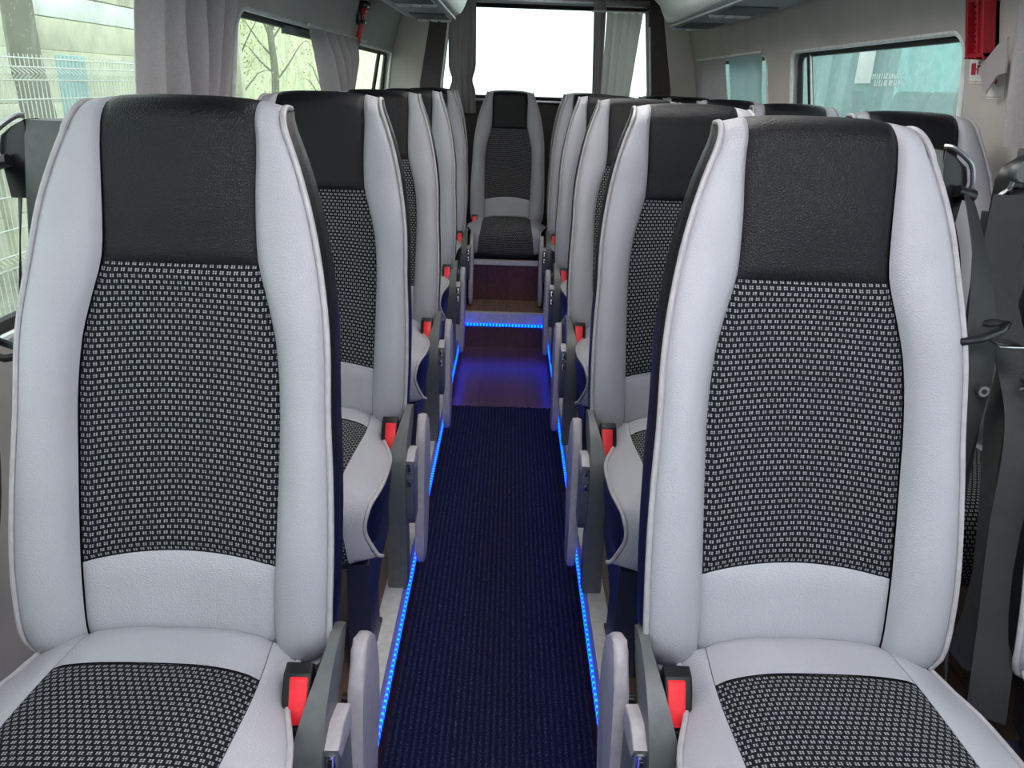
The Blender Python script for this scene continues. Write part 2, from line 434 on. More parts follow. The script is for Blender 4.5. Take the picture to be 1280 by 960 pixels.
    def cpos(i, x):
        p = path[i]; s = cum[i]; w = cw(s, 1 if x > 0 else -1)
        t = path[min(i+1, len(path)-1)]-path[max(i-1, 0)]; t.normalize()
        nrm = Vector((0, t.z, -t.y))
        if t.y < 0: nrm = Vector((0, t.z, -t.y))
        a = abs(x)/w
        drop = .042*a**3.2 - .004
        drop *= smooth_tab([(0, .6), (.06, 1), (.36, 1), (.46, .75), (.65, .5)], s)
        return Vector((x, p.y, p.z)) - nrm*drop
    def cpanel(xa, xb, i0, i1, nx, gro=.003):
        bm = bmesh.new(); R_, U_ = [], []
        for i in range(i0, i1+1):
            ring, ur = [], []
            for j in range(nx+1):
                t = j/nx; s = cum[i]; x = (xa(s)+(xb(s)-xa(s))*t)*1.0; x += (.0004 if xb(s) > xa(s) else -.0004)*(1-2*t)
                e = min(t, 1-t)*abs(xb(s)-xa(s)); es = min(abs(s-cum[i0]), abs(s-cum[i1]))
                g = gro*max(math.exp(-(e/.005)**2), math.exp(-(es/.005)**2) if i0 > 0 or i < i1-2 else 0)
                p = cpos(i, x)
                ring.append((p.x, p.y+g*.3, p.z-g)); ur.append((x+.3, s+.1))
            R_.append(ring); U_.append(ur)
        add_grid(bm, R_, U_); return bm
    split = next(i for i, p in enumerate(path) if p.y < .797)
    last = len(path)-1
    # black under-shell
    bm = bmesh.new(); rows = []
    for i in range(0, last+1):
        s = cum[i]; w = cw(s, 1); wl = cw(s, -1); p = cpos(i, w)
        zb = .425 if p.y > .47 else min(.425, p.z)
        yb = max(p.y, .445)
        rows.append([(-wl, p.y, p.z-.002), (-wl-.003, p.y*.8+yb*.2, (p.z*.7+zb*.3)), (-wl+.004, yb, min(p.z, zb+.02)), (-wl+.03, yb, min(p.z-.002, zb)), (w-.03, yb, min(p.z-.002, zb)), (w-.004, yb, min(p.z, zb+.02)), (w+.003, p.y*.8+yb*.2, (p.z*.7+zb*.3)), (w, p.y, p.z-.002)])
    vs = add_grid(bm, rows)
    bm.faces.new(vs[0])
    cush = link('seat_cushion', bm, B, root)
    o = link('cushion_fabric_panel', cpanel(lambda s: -cs(s), cs, split, last, 20), M['fabric'], cush)
    o['label'] = 'black cloth cushion panel with small pale woven squares'
    link('cushion_rear_panel', cpanel(lambda s: -cs(s), cs, 0, split, 20), G, cush)
    for sx in (-1, 1):
        link('cushion_bolster', cpanel(lambda s: sx*cs(s), lambda s: sx*cw(s, sx), 0, last, 10), G, cush)
        pts = []
        for i in range(last+1):
            p = cpos(i, sx*cw(cum[i], sx)); pts.append((p.x+sx*.001, p.y, p.z))
        bm = bmesh.new(); add_tube(bm, pts, .004, 8); link('piping', bm, M['piping'], cush)
    # --- under frame and legs
    if floor_z < .3:
        bm = box((-.17, .47, .385), (.17, .84, .43), .01)
        link('seat_frame', bm, M['navy'], root)
        for sx in (-1, 1):
            x = sx*.165
            bm = prism([(.455, .41), (.84, .41), (.80, .36), (.60, .33), (.545, .30), (.545, .195), (.60, .181), (.43, .181), (.455, .22)], x-.022, x+.022, .004)
            link('leg', bm, M['navy'], root)
    else:
        bm = box((-.17, .47, .391), (.17, .84, .43), .006); link('seat_frame', bm, M['navy'], root)
    # --- buckle on the aisle side
    bx = side*.183
    bm = prism([(.805, .46), (.800, .562), (.790, .572), (.774, .568), (.762, .545), (.744, .505), (.742, .49), (.76, .46)], bx-.0175, bx+.0175, .003)
    add_box(bm, (bx-.012, .775, .42), (bx+.012, .80, .47), .002); add_box(bm, (bx-.0175, .738, .498), (bx+.0175, .748, .5095), .002)
    bk = link('belt_buckle', bm, M['black'], root)
    bm = prism([(.790, .566), (.768, .564), (.744, .513), (.770, .508)], bx-.0115+side*.003, bx+.0115+side*.003, .0018)
    o = link('release_button', bm, M['red'], bk); o['label'] = 'red release button'
    # --- armrest and side cover
    if arm:
        s = side
        fr = [(.880, .566), (.850, .577), (.815, .575), (.775, .560), (.740, .535), (.712, .50), (.700, .455), (.700, .39), (.706, .31), (.704, .24), (.696, .180)]
        bk_ = [(.738, .172), (.757, .25), (.752, .35), (.765, .43), (.80, .49), (.86, .535)]
        f2 = [Vector((0, *p)) for p in fr]; b2 = [Vector((0, *p)) for p in bk_]
        pf = spline(f2, 4); pb = spline(b2, 5)
        bm = prism([(p.y, p.z) for p in pf+pb], s*.181, s*.225, .006)
        for v in bm.verts:   # lower end flares towards the aisle
            zr = v.co.z+0; k = max(0, min(1, (zr-.44)/.135))
            if abs(v.co.x) < .203: v.co.x += s*.030*k*k
        link('armrest', bm, M['plastic'], root)
        ell = []
        for (y, z) in [(.862, .545), (.90, .535), (.930, .495), (.945, .43), (.938, .36), (.912, .30), (.885, .24), (.865, .19), (.84, .182), (.80, .184), (.785, .22), (.788, .30), (.80, .38), (.812, .45), (.830, .515)]:
            ell.append(Vector((0, y, z)))
        pe = spline(ell+[ell[0]], 3)[:-1]
        bm = prism([(p.y, p.z) for p in pe], s*.234, s*.255, .007)
        cov = link('armrest_cover', bm, M['lightplastic'], root)
        bm = prism([(.80, .497), (.756, .508), (.722, .496), (.735, .47), (.80, .46)], s*.205, s*.243, .003)
        link('cover_bracket', bm, M['lightplastic'], cov)
        bm = prism([(.80, .459), (.734, .469), (.722, .4945), (.714, .44), (.716, .37), (.74, .33), (.80, .33)], s*.205, s*.241, .003)
        cp = link('control_panel', bm, M['plastic'], cov)
        for zc in (.480, .447):
            bm = prism([(.735, zc+.012), (.7145+(zc-.447)*.12, zc+.010), (.7115+(zc-.447)*.12, zc-.010), (.73, zc-.013)], s*.226, s*.239, .002)
            add_box(bm, (min(s*.230, s*.235), .7105+(zc-.447)*.12, zc-.006), (max(s*.230, s*.235), .716, zc+.004), .0, 1)
            o = link('recline_button', bm, [M['chrome'], M['black']], cp); o['label'] = 'silver button with a dark symbol'
        bm = bmesh.new(); add_tube(bm, [(s*.224, .83, .475), (s*.236, .83, .475)], .009, 12); link('pivot_knob', bm, M['black'], cov)
    # --- belt tower
    if tower:
        s = -side if arm else side
        def yb(z): return smooth_tab(YB, min(z, 1.24))+.075
        zz = [.45+i*(1.205-.45)/10 for i in range(11)]
        bm = bmesh.new(); rows = []
        for z in zz:
            y = yb(z); xo = s*((.188 if z > .9 else .202)+tsh)
            rows.append([(s*.10, y-.012, z), (xo-s*.006, y-.012, z), (xo, y-.004, z), (xo, y+.04, z), (xo-s*.01, y+.05, z), (s*.10, y+.05, z)])
        vs = add_grid(bm, rows, closed=True); bm.faces.new(vs[0][::-1]); bm.faces.new(vs[-1])
        tw = link('belt_tower', bm, M['plastic'], root)
        bm = bmesh.new()
        y = yb(1.18)
        add_tube(bm, spline([(s*(.178+tsh), y-.008, 1.211), (s*(.188+tsh), y-.012, 1.210), (s*(.205+tsh), y-.016, 1.199), (s*(.218+tsh), y-.018, 1.186), (s*(.224+tsh), y-.018, 1.165), (s*(.226+tsh), y-.016, 1.155), (s*(.234+tsh), y-.014, 1.148), (s*(.233+tsh), y-.012, 1.140), (s*(.226+tsh), y-.010, 1.138)], 4), .0036, 8)
        link('belt_guide', bm, M['steel'], tw)
        bm = prism([(s*(.180+tsh), 1.10), (s*(.218+tsh), 1.10), (s*(.222+tsh), 1.165), (s*(.216+tsh), 1.184), (s*(.200+tsh), 1.196), (s*(.180+tsh), 1.206)], y-.010, y+.03, .002, 1)
        add_tube(bm, [(s*(.204+tsh), y-.020, 1.152), (s*(.228+tsh), y-.020, 1.146)], .009, 12)
        link('belt_roller', bm, M['black'], tw)
        # webbing, two runs with a twist
        def ribbon(cs_, wd, name, par):
            bm = bmesh.new(); P = spline([c[:3] for c in cs_], 8); n = len(P)
            A = [c[3] for c in cs_]; rows = []
            for i, p in enumerate(P):
                f = i/(n-1)*(len(A)-1); k = min(int(f), len(A)-2); a = A[k]+(A[k+1]-A[k])*(f-k)
                d = Vector((math.cos(a), math.sin(a), 0))*wd/2; nn = Vector((-math.sin(a), math.cos(a), 0))*.0008
                rows.append([p-d-nn, p+d-nn, p+d+nn, p-d+nn])
            vs = add_grid(bm, rows, closed=True); bm.faces.new(vs[0][::-1]); bm.faces.new(vs[-1])
            return link(name, bm, M['strap'], par)
        BELT = [(s*(.216+tsh), y-.027, 1.150, s*.9), (s*(.218+tsh), 1.030, 1.08, s*.7), (s*(.220+tsh), .985, .985, s*.15), (s*(.221+tsh), .965, .90, s*.25), (s*(.224+tsh), .955, .74, s*.7), (s*(.228+tsh), .91, .60, s*.9), (s*(.234+tsh), .865, .45, s*1.1)]
        if not arm: BELT = [(s*.226, y-.030, 1.150, s*.3), (s*.231, y-.06, 1.02, s*.15), (s*.229, .935, .88, s*.1), (s*.226, .905, .72, s*.15), (s*.222, .875, .58, s*.3), (s*.225, .84, .45, s*.5)]
        st = ribbon(BELT, .046 if arm else .050, 'seat_belt', root)
        ribbon([(s*(.214+tsh), y+.012, 1.12, s*.9), (s*(.222+tsh), y-.02, .98, s*1.1), (s*(.226+tsh), y-.06, .80, s*1.2), (s*(.232+tsh), y-.09, .60, s*1.3), (s*(.235+tsh), y-.10, .45, s*1.3)], .046, 'belt_run', st)
        bm = bmesh.new()
        ty = .980 if arm else .955
        tz = -.015 if not arm else tdz
        loop = [(s*(.160+tsh), ty-.008, .988), (s*(.178+tsh), ty-.018, .986), (s*(.205+tsh), ty-.022, .993), (s*(.232+tsh), ty-.018, 1.003), (s*(.247+tsh), ty-.004, 1.009), (s*(.236+tsh), ty+.008, 1.008), (s*(.205+tsh), ty+.012, 1.0), (s*(.172+tsh), ty+.008, .992)]
        loop = [(a, b-(0 if arm else .02), c+tz*5-(.015 if arm else 0)) for a, b, c in loop]
        add_tube(bm, loop, .0055, 8, closed=True)
        tg = link('belt_tongue', bm, M['black'], st)
        bm = bmesh.new()
        add_box(bm, (min(s*(.216+tsh), s*(.247+tsh)), ty-.050, .9895), (max(s*(.216+tsh), s*(.247+tsh)), ty-.016, .9920), .001)
        bmesh.ops.translate(bm, verts=bm.verts, vec=(0, -(0 if arm else .02), tz*5-(.015 if arm else 0)))
        link('tongue_plate', bm, M['chrome'], tg)
        bm = bmesh.new(); yk = .962
        add_tube(bm, [(s*(.226+tsh), yk-.002, .905), (s*(.226+tsh), yk-.008, .905)], [.0085, .0075], 14)
        add_tube(bm, [(s*(.226+tsh), yk-.008, .905), (s*(.226+tsh), yk-.0095, .905)], .0035, 10, mi=1)
        link('belt_button', bm, [M['steel'], M['black']], st)
        if not arm:
            bm = bmesh.new(); add_tube(bm, [(s*.222, y-.020, 1.180), (s*.222, y-.034, 1.180), (s*.222, y-.037, 1.180)], [.0135, .0135, .0115], 18)
            link('tower_knob', bm, M['plastic'], root)
    if arm and side < 0: back.location.x = -.007
    OFF = Vector((0, 0, 0))
    return root
def copy_tree(o, parent=None):
    c = o.copy(); COL.objects.link(c)
    if parent is not None: c.parent = parent
    for ch in list(o.children): copy_tree(ch, c)
    return c
PITCH = .785
TL, TLZ = .050, -.012
protos = {'L': build_seat(1, True, True, tsh=TL, tdz=TLZ), 'R': build_seat(-1, True, True, tsh=.004), 'W': build_seat(-1, False, True), 'B': build_seat(-1, False, False, .39)}
used = set()
def put(kind, x, y, z, label, group):
    p = protos[kind]
    o = p if kind not in used else copy_tree(p)
    used.add(kind)
    o.location = (x, y, z); tag(o, label, 'seat', group)
    return o
ordn = ['frontmost', 'second', 'third', 'fourth', 'fifth']
XC = .42
labL = ['large grey and black leather seat at the left front, beside the big left window',
        'left single seat directly behind the frontmost left seat',
        'left single seat third from the front along the aisle, next to the blue strip',
        'left single seat fourth from the front, only its aisle side showing',
        'left single seat fifth from the front, just ahead of the back row']
labR = ['large grey and black leather seat at the right front, nearest right of the aisle',
        'right aisle seat directly behind the frontmost right seat',
        'right aisle seat third from the front, beside the blue strip',
        'right aisle seat fourth from the front, only its aisle side showing',
        'right aisle seat fifth from the front, next to the lit step']
labW = ['front row window seat on the right, its belt hanging at the photo edge',
        'right window-side seat under the large side window, black headrest behind the hanging belt',
        'right window-side seat in the third row, headrest below the window pillar',
        'right window-side seat in the fourth row, headrest just below the curtained window',
        'right window-side seat in the fifth row, black headrest top near the rear corner']
for k in range(5):
    put('L', -.433, .65+k*PITCH, .18, labL[k], 'single seats left of the aisle')
    put('R', XC, .65+k*PITCH+(.012 if k == 0 else 0), .18, labR[k], 'aisle seats right of the aisle')
    put('W', .928 if k == 0 else .914, .65+k*PITCH+(.0 if k else .012), .18, labW[k], 'window seats on the right')
BO = 3.68
for x, l in ((-.455, 'back row seat left of the centre one, mostly hidden by the left seats'), (-.012, 'centre seat of the back row facing down the aisle'), (.432, 'back row seat right of the centre one, beside the right aisle seats'), (.872, 'back row seat in the right rear corner')):
    put('B', x, .65+BO, .39, l, 'back row seats')

# ------------------------------------------------------------------ shell of the minibus
def XL(z): return smooth_tab([(-.1, -.80), (.9, -.80), (1.15, -.782), (1.24, -.765), (1.43, -.728), (1.62, -.672), (1.80, -.58), (1.88, -.48)], z)
def XR(z): return .36 - XL(z)
Y0, Y1 = -1.3, 5.22
def wall(side):
    f = XL if side < 0 else XR
    bm = bmesh.new(); zs = [-.1+i*.099 for i in range(21)]
    rows = []
    for Y in (Y0, Y1):
        ring = [(f(z), Y, z) for z in zs] + [(f(z)+side*.05, Y, z) for z in zs[::-1]]
        rows.append(ring)
    vs = add_grid(bm, rows, closed=True)
    bm.faces.new(vs[0][::-1]); bm.faces.new(vs[1])
    return bm
def rrect(a0, a1, b0, b1, r, n=6, taper=0):
    out = []
    for (ca, cb, s) in ((a1-r, b1-r, 0), (a0+r, b1-r, 1), (a0+r, b0+r, 2), (a1-r, b0+r, 3)):
        for k in range(n+1):
            a = (s+k/n)*PI/2; out.append((ca+r*math.cos(a), cb+r*math.sin(a)))
    return out
def cut(o, cutters):
    for i, c in enumerate(cutters):
        m = o.modifiers.new('b%d' % i, 'BOOLEAN'); m.object = c; m.operation = 'DIFFERENCE'; m.solver = 'EXACT'
    dg = bpy.context.evaluated_depsgraph_get(); dg.update()
    me = bpy.data.meshes.new_from_object(o.evaluated_get(dg))
    o.modifiers.clear(); o.data = me
    for c in cutters: bpy.data.objects.remove(c, do_unlink=True)
    me.polygons.foreach_set('use_smooth', [True]*len(me.polygons))
    try: me.set_sharp_from_angle(angle=math.radians(30))
    except Exception: pass
winL = [(-.55, 1.80, .86, 1.50), (2.24, 3.76, .86, 1.445), (3.90, 5.02, .86, 1.435)]
winR = [(-.4, 1.35, .86, 1.50), (2.04, 3.30, .86, 1.432), (3.60, 4.80, .86, 1.435)]
wn = 0
for side, wins, nm, gm in ((-1, winL, 'left', 'wetglass'), (1, winR, 'right', 'cyanglass')):
    f = XL if side < 0 else XR
    w = link('wall_'+nm, wall(side), M['wall'])
    cs_ = []
    for (y0, y1, z0, z1) in wins:
        bm = prism(rrect(y0, y1, z0, z1, .055), f(1.2)-.3, f(1.2)+.3)
        cs_.append(link('cutter', bm, M['wall'], smooth=False))
    cut(w, cs_); tag(w, kind='structure')
    for (y0, y1, z0, z1) in wins:
        wn += 1
        fr = bmesh.new()
        pts = [(f(z)+side*.004, y, z) for y, z in rrect(y0+.004, y1-.004, z0+.004, z1-.004, .052)]
        add_tube(fr, pts, .0075, 8, closed=True)
        wo_ = link('window_%d' % wn, fr, M['seal']); tag(wo_, kind='structure')
        fr = bmesh.new()
        pts = [(f(z)+side*.036, y, z) for y, z in rrect(y0+.012, y1-.012, z0+.012, z1-.012, .05)]
        add_tube(fr, pts, .012, 8, closed=True)
        link('window_rubber', fr, M['rubber'], wo_)
        bm = bmesh.new(); rows = []
        for i in range(9):
            z = z0+(z1-z0)*i/8
            rows.append([(f(z)+side*.038, y0, z), (f(z)+side*.038, y1, z)])
        rows2 = [[(x+side*.004, y, z) for x, y, z in r] for r in rows]
        add_grid(bm, rows); add_grid(bm, rows2)
        link('window_pane', bm, M[gm], wo_, recalc=False)
# thin upright division near the end of the large right window and of the rear left window
def mullion(side, y, parentname, z0=.88, z1=1.42):
    f = XL if side < 0 else XR
    bm = bmesh.new(); add_tube(bm, [(f(z)+side*.03, y, z) for z in (z0, 1.0, 1.1, 1.2, 1.3, z1)], .011, 8)
    link('window_bar', bm, M['rubber'], bpy.data.objects[parentname])
    bm = bmesh.new(); add_tube(bm, [(f(z)+side*.028, y-side*.016, z) for z in (z0, 1.0, 1.1, 1.2, 1.3, z1)], .004, 8)
    link('window_bar_edge', bm, M['seal'], bpy.data.objects[parentname])
mullion(1, 3.17, 'window_5'); mullion(-1, 4.72, 'window_3')
# shade strip behind the top of left middle window
bm = bmesh.new(); add_box(bm, (XL(1.42)-.030, 2.75, 1.405), (XL(1.42)-.014, 3.3, 1.432), .003)
link('window_vent_strip', bm, M['plastic'], bpy.data.objects['window_2'])

# rear wall with one wide window
bm = box((-.80, Y1, -.1), (1.20, Y1+.06, 1.95)); rw = link('wall_rear', bm, M['dark_wall'], smooth=False)
c = link('cutter', prism(rrect(-.455, .865, 1.195, 1.725, .03), Y1-.2, Y1+.3, axis=1), M['wall'], smooth=False)
cut(rw, [c]); tag(rw, kind='structure')
fr = bmesh.new(); add_tube(fr, [(x, Y1-.002, z) for x, z in rrect(-.45, .86, 1.20, 1.72, .03)], .010, 8, closed=True)
w7 = link('window_7', fr, M['rubber']); tag(w7, kind='structure')
bm = box((-.455, Y1+.03, 1.195), (.865, Y1+.034, 1.725)); link('window_pane', bm, M['glass'], w7, smooth=False)
bm = box((-.44, Y1-.03, 1.170), (.85, Y1-.001, 1.188), .004); link('window_ledge', bm, M['steel'], w7)
bm = box((-.42, Y1-.05, 1.735), (.82, Y1-.001, 1.775), .008); link('window_header', bm, M['steel'], w7)
# corner linings
for i, (x0, x1, x2, x3) in enumerate(((-.70, -.445, -.66, -.40), (.850, 1.10, .812, 1.06))):
    bm = bmesh.new()
    a = [(x0, 5.06, .39), (x1, 5.06, .39), (x1, 5.215, .39), (x0, 5.215, .39)]
    b = [(x2, 5.06, 1.72), (x3, 5.06, 1.72), (x3, 5.215, 1.72), (x2, 5.215, 1.72)]
    zs = [.39, .9, 1.265, 1.6, 1.72]
    rows = []
    for z in zs:
        t = max(0, (z-1.265)/(1.61-1.265))
        if i == 0: l, r = -.575+.062*t, -.441+.044*t
        else: l, r = .848-.040*t, .978-.072*t
        if i == 0: l2 = max(XL(z)+.005, l-.3)
        else: l2 = 0
        rows.append([(l, 5.06, z), (r, 5.06, z), (r, 5.215, z), (l, 5.215, z)])
    vs = add_grid(bm, rows, closed=True); bm.faces.new(vs[0][::-1]); bm.faces.new(vs[-1])
    t = link('trim_%d' % (i+1), bm, M['dark_wall'], smooth=False); tag(t, kind='structure')
    # felt corner between side wall and pillar
    bm = bmesh.new(); rows = []
    for z in (.39, .9, 1.265, 1.43, 1.6, 1.72):
        tt = max(0, (z-1.265)/(1.61-1.265))
        if i == 0: e = -.570+.062*tt; w = XL(z)
        else: e = .973-.072*tt; w = XR(z)
        rows.append([(w*1.0, 5.04-.02, z), (w+(e-w)*.35, 5.045, z), (w+(e-w)*.7, 5.05, z), (e, 5.058, z), (e, 5.215, z), (w, 5.215, z)])
    vs = add_grid(bm, rows, closed=True); bm.faces.new(vs[0][::-1]); bm.faces.new(vs[-1])
    t = link('trim_%d' % (i+3), bm, M['wall']); tag(t, kind='structure')
    # slim pale edge along the door glass
    bm = bmesh.new()
    xe = (-.438, -.394) if i == 0 else (.846, .806)
    add_tube(bm, [(xe[0], 5.055, 1.17), (xe[0], 5.055, 1.265), (xe[1], 5.055, 1.62)], .006, 8)
    t = link('trim_%d' % (i+5), bm, M['seal']); tag(t, kind='structure')
# ceiling
bm = bmesh.new(); rows = []
for Y in (Y0, 0, 2, 4, Y1+.06):
    rows.append([(-.50, Y, 1.875), (-.35, Y, 1.90), (.20, Y, 1.915), (.75, Y, 1.90), (.90, Y, 1.875), (.90, Y, 1.96), (-.5, Y, 1.96)])
vs = add_grid(bm, rows, closed=True); bm.faces.new(vs[0][::-1]); bm.faces.new(vs[-1])
tag(link('ceiling', bm, M['ceil']), kind='structure')
# front of the cabin: windscreen opening behind the camera
bm = box((-.85, Y0-.06, -.1), (1.25, Y0, 1.96)); fw = link('wall_front', bm, M['dark_wall'], smooth=False)
c = link('cutter', prism(rrect(-.68, 1.08, .55, 1.78, .08), Y0-.3, Y0+.2, axis=1), M['wall'], smooth=False)
cut(fw, [c]); tag(fw, kind='structure')
bm = box((-.68, Y0-.04, .55), (1.08, Y0-.034, 1.78)); w8 = link('window_8', bm, M['glass'], smooth=False); tag(w8, kind='structure')
# floor: sunken aisle, side platforms, step and rear bench box
AL, AR, SY, BY = -.222, .212, 3.80, 4.075
bm = bmesh.new()
add_box(bm, (AL, Y0, -.05), (AR, SY, 0), mi=0)
tag(link('floor', bm, M['floor'], smooth=False), kind='structure')
bm = bmesh.new()
add_box(bm, (-.80, Y0, -.05), (AL, Y1, .178), mi=0); add_box(bm, (AR, Y0, -.05), (1.20, Y1, .178), mi=0)
add_box(bm, (AL, SY, -.05), (AR, BY, .178), mi=0)
tag(link('floor_platform', bm, M['floor2'], smooth=False), kind='structure')
bpy.data.objects['floor_platform'].name = 'floor.001'
bm = bmesh.new(); add_box(bm, (-.795, BY, .178), (1.19, Y1, .388)); o = link('baseboard_rear', bm, M['floor'], smooth=False); tag(o, kind='structure')
bm = bmesh.new()
add_box(bm, (AL+.0005, -.9, 0), (AL+.004, SY, .112)); add_box(bm, (AR-.004, -.9, 0), (AR-.0005, SY, .112)); add_box(bm, (AL, SY-.004, 0), (AR, SY-.0005, .112))
o = link('baseboard_aisle', bm, M['floor'], smooth=False); tag(o, kind='structure')
def sill(n, poly, x0, x1, axis):
    o = link('trim_%d' % n, prism(poly, x0, x1, .0015, axis), M['sill']); tag(o, kind='structure')
sill(7, [(AL-.036, .178), (AL-.036, .183), (AL+.005, .183), (AL+.005, .128), (AL, .128), (AL, .178)], Y0, SY+.0, 1)
sill(8, [(AR+.036, .178), (AR+.036, .183), (AR-.005, .183), (AR-.005, .128), (AR, .128), (AR, .178)], Y0, SY+.0, 1)
sill(9, [(SY+.024, .178), (SY+.024, .184), (SY-.006, .184), (SY-.006, .128), (SY, .128), (SY, .178)], AL-.03, AR+.03, 0)
sill(10, [(BY+.03, .388), (BY+.03, .394), (BY-.006, .394), (BY-.006, .372), (BY, .372), (BY, .388)], -.6, 1.0, 0)
def led(a, b, m, label):
    tag(link('led_strip', box(a, b, .001), m), label, 'light strip', 'blue led strips')
led((AL+.001, -.9, .114), (AL+.0095, SY-.011, .1265), M['led'], 'blue glowing light strip along the left edge of the aisle')
led((AR-.0095, -.9, .114), (AR-.001, SY-.011, .1265), M['led'], 'blue glowing light strip along the right edge of the aisle')
led((AL+.004, SY-.010, .114), (AR-.004, SY-.001, .1265), M['ledx'], 'blue glowing light strip across the step at the far end of the aisle')
# carpet runner
bm = bmesh.new(); rows = []
for k, y in enumerate([-.9+i*(2.985+.9)/120 for i in range(121)]):
    rows.append([(AL+.004+(AR-AL-.008)*j/40, y+(random.uniform(-.004, .004) if k == 120 else 0), .0075+.0012*math.sin(j*2.1)+random.uniform(-.0006, .0006)) for j in range(41)])
add_grid(bm, rows)
add_box(bm, (AL+.004, -.9, .0005), (AR-.004, 2.98, .006))
tag(link('carpet_runner', bm, M['carpet']), 'dark navy ribbed carpet runner lying on the floor of the aisle', 'carpet')

# ------------------------------------------------------------------ overhead consoles
def console(side, label):
    xi, xo = (-.275, -.545) if side < 0 else (.765, 1.02)
    root = empty('overhead_console', ((xi+xo)/2, 2.1, 1.58)); R0 = root.location.copy()
    global OFF; OFF = -Vector(R0)
    ye = 4.42; d = 1 if side > 0 else -1
    # section (x outward measured from xi) in xz
    f = lambda u, z: (xi+d*u, z)
    W_ = abs(xo-xi)
    poly = [f(-.095, 1.87), f(-.080, 1.80), f(-.052, 1.71), f(-.02, 1.625), f(0, 1.592), f(.02, 1.582), f(W_-.03, 1.578), f(W_, 1.588), f(W_, 1.68), f(W_-.03, 1.85)]
    bm = bmesh.new(); rows = []
    for y, k in ((-.6, 1), (4.1, 1), (4.30, .97), (4.39, .80), (4.42, .45)):
        rows.append([(x, y, 1.87-(1.87-z)*(k if z < 1.7 else 1)) for x, z in poly])
    vs = add_grid(bm, rows, closed=True); bm.faces.new(vs[0][::-1]); bm.faces.new(vs[-1])
    link('console_body', bm, M['console_light'], root)
    bm = bmesh.new(); add_box(bm, (min(xi+d*.025, xo-d*.02), .0, 1.571), (max(xi+d*.025, xo-d*.02), 4.30, 1.585), .004)
    under = link('service_panel', bm, M['console'], root)
    for k in range(5):
        yc = 1.0+k*PITCH
        bm = bmesh.new(); xm = (xi+xo)/2
        add_box(bm, (xm-.085, yc-.20, 1.566), (xm+.085, yc+.12, 1.573), .003)
        cov = link('panel_inset', bm, M['console_dark'], under)
        for dx in (-.055, .055):
            bm = bmesh.new()
            n = 16; rows = []
            for (r, z) in ((.012, 1.562), (.022, 1.560), (.030, 1.563), (.034, 1.571)):
                rows.append([(xm+dx+r*math.cos(2*PI*j/n), yc+.18+r*math.sin(2*PI*j/n), z) for j in range(n)])
            vs = add_grid(bm, rows, closed=True); bm.faces.new(vs[0])
            link('air_vent', bm, M['white'], under)
        bm = bmesh.new(); add_box(bm, (xm-.018, yc+.155, 1.561), (xm+.018, yc+.205, 1.571), .004); link('reading_lamp', bm, M['seal'], under)
    bm = bmesh.new(); add_box(bm, (min(xo-d*.012, xo+d*.004), -.6, 1.577), (max(xo-d*.012, xo+d*.004), 4.30, 1.590), .003); link('console_edge', bm, M['console_light'], root)
    OFF = Vector((0, 0, 0))
    tag(root, label, 'overhead console', 'overhead consoles')
console(-1, 'grey overhead console with air vents along the left side of the ceiling')
console(1, 'grey overhead console with air vents along the right side of the ceiling')

# ------------------------------------------------------------------ curtains
def curtain(label, f, top, bot, z1, z0, folds, amp, mat, axis='y', seed=1, gather=None, name='curtain', parts=None):
    """f(z, t): plane position; top/bot: (a0,a1) extents along the wall"""
    rnd = random.Random(seed); ph = [rnd.uniform(0, 6) for _ in range(4)]
    nz, nx = 30, max(40, folds*12)
    bm = bmesh.new(); front, backs = [], []
    for i in range(nz+1):
        v = i/nz; z = z1+(z0-z1)*v
        a0 = top[0]+(bot[0]-top[0])*v; a1 = top[1]+(bot[1]-top[1])*v
        if gather:
            zg, k = gather
            g = 1-k*math.exp(-((z-zg)/.045)**2); c = (a0+a1)/2
            a0 = c+(a0-c)*g; a1 = c+(a1-c)*g
        r = []
        for j in range(nx+1):
            t = j/nx
            tw = t+.018*math.sin(5*v+ph[0]+9*t)
            tw = max(0, tw)**1.35
            w = math.sin(2*PI*folds*tw+ph[1]+.6*math.sin(2.2*v+ph[2]))
            w = math.copysign(abs(w)**.7, w)
            am = amp*(.75+.5*math.sin(3*t+ph[3]+2*v))*(.5+.5*min(1, v*3+.2))
            a = a0+(a1-a0)*t
            p = f(z)
            off = am*(w+1)
            r.append((a, z, off))
        front.append(r)
    def P(a, z, off, s=0):
        if axis == 'y+': return (f(z)+off+s, a, z)
        if axis == 'y-': return (f(z)-off-s, a, z)
        return (a, f(z)-off-s, z)
    A = add_grid(bm, [[P(*q) for q in r] for r in front])
    B_ = add_grid(bm, [[P(*q, .002) for q in r] for r in front])
    for X_, Y_ in ((A[0], B_[0]), (A[-1], B_[-1]), ([r[0] for r in A], [r[0] for r in B_]), ([r[-1] for r in A], [r[-1] for r in B_])):
        for k in range(len(X_)-1): bm.faces.new((X_[k], X_[k+1], Y_[k+1], Y_[k]))
    o = link(name, bm, mat); tag(o, label, 'curtain')
    return o
curtain('grey pleated curtain gathered beside the large left front window', lambda z: XL(z)+.012, (1.595, 2.03), (1.625, 1.97), 1.62, 1.13, 5, .028, M['cloth'], 'y+', 3)
curtain('grey curtain bunched over the rear end of the middle left window', lambda z: XL(z)+.012, (2.93, 3.70), (3.40, 3.90), 1.436, 1.12, 6, .024, M['cloth'], 'y+', 5)
curtain('dark curtain tied at the left edge of the rear window', lambda z: 5.16, (-.405, -.235), (-.40, -.228), 1.78, 1.10, 4, .014, M['cloth_dark'], 'x', 8, gather=(1.295, .25))
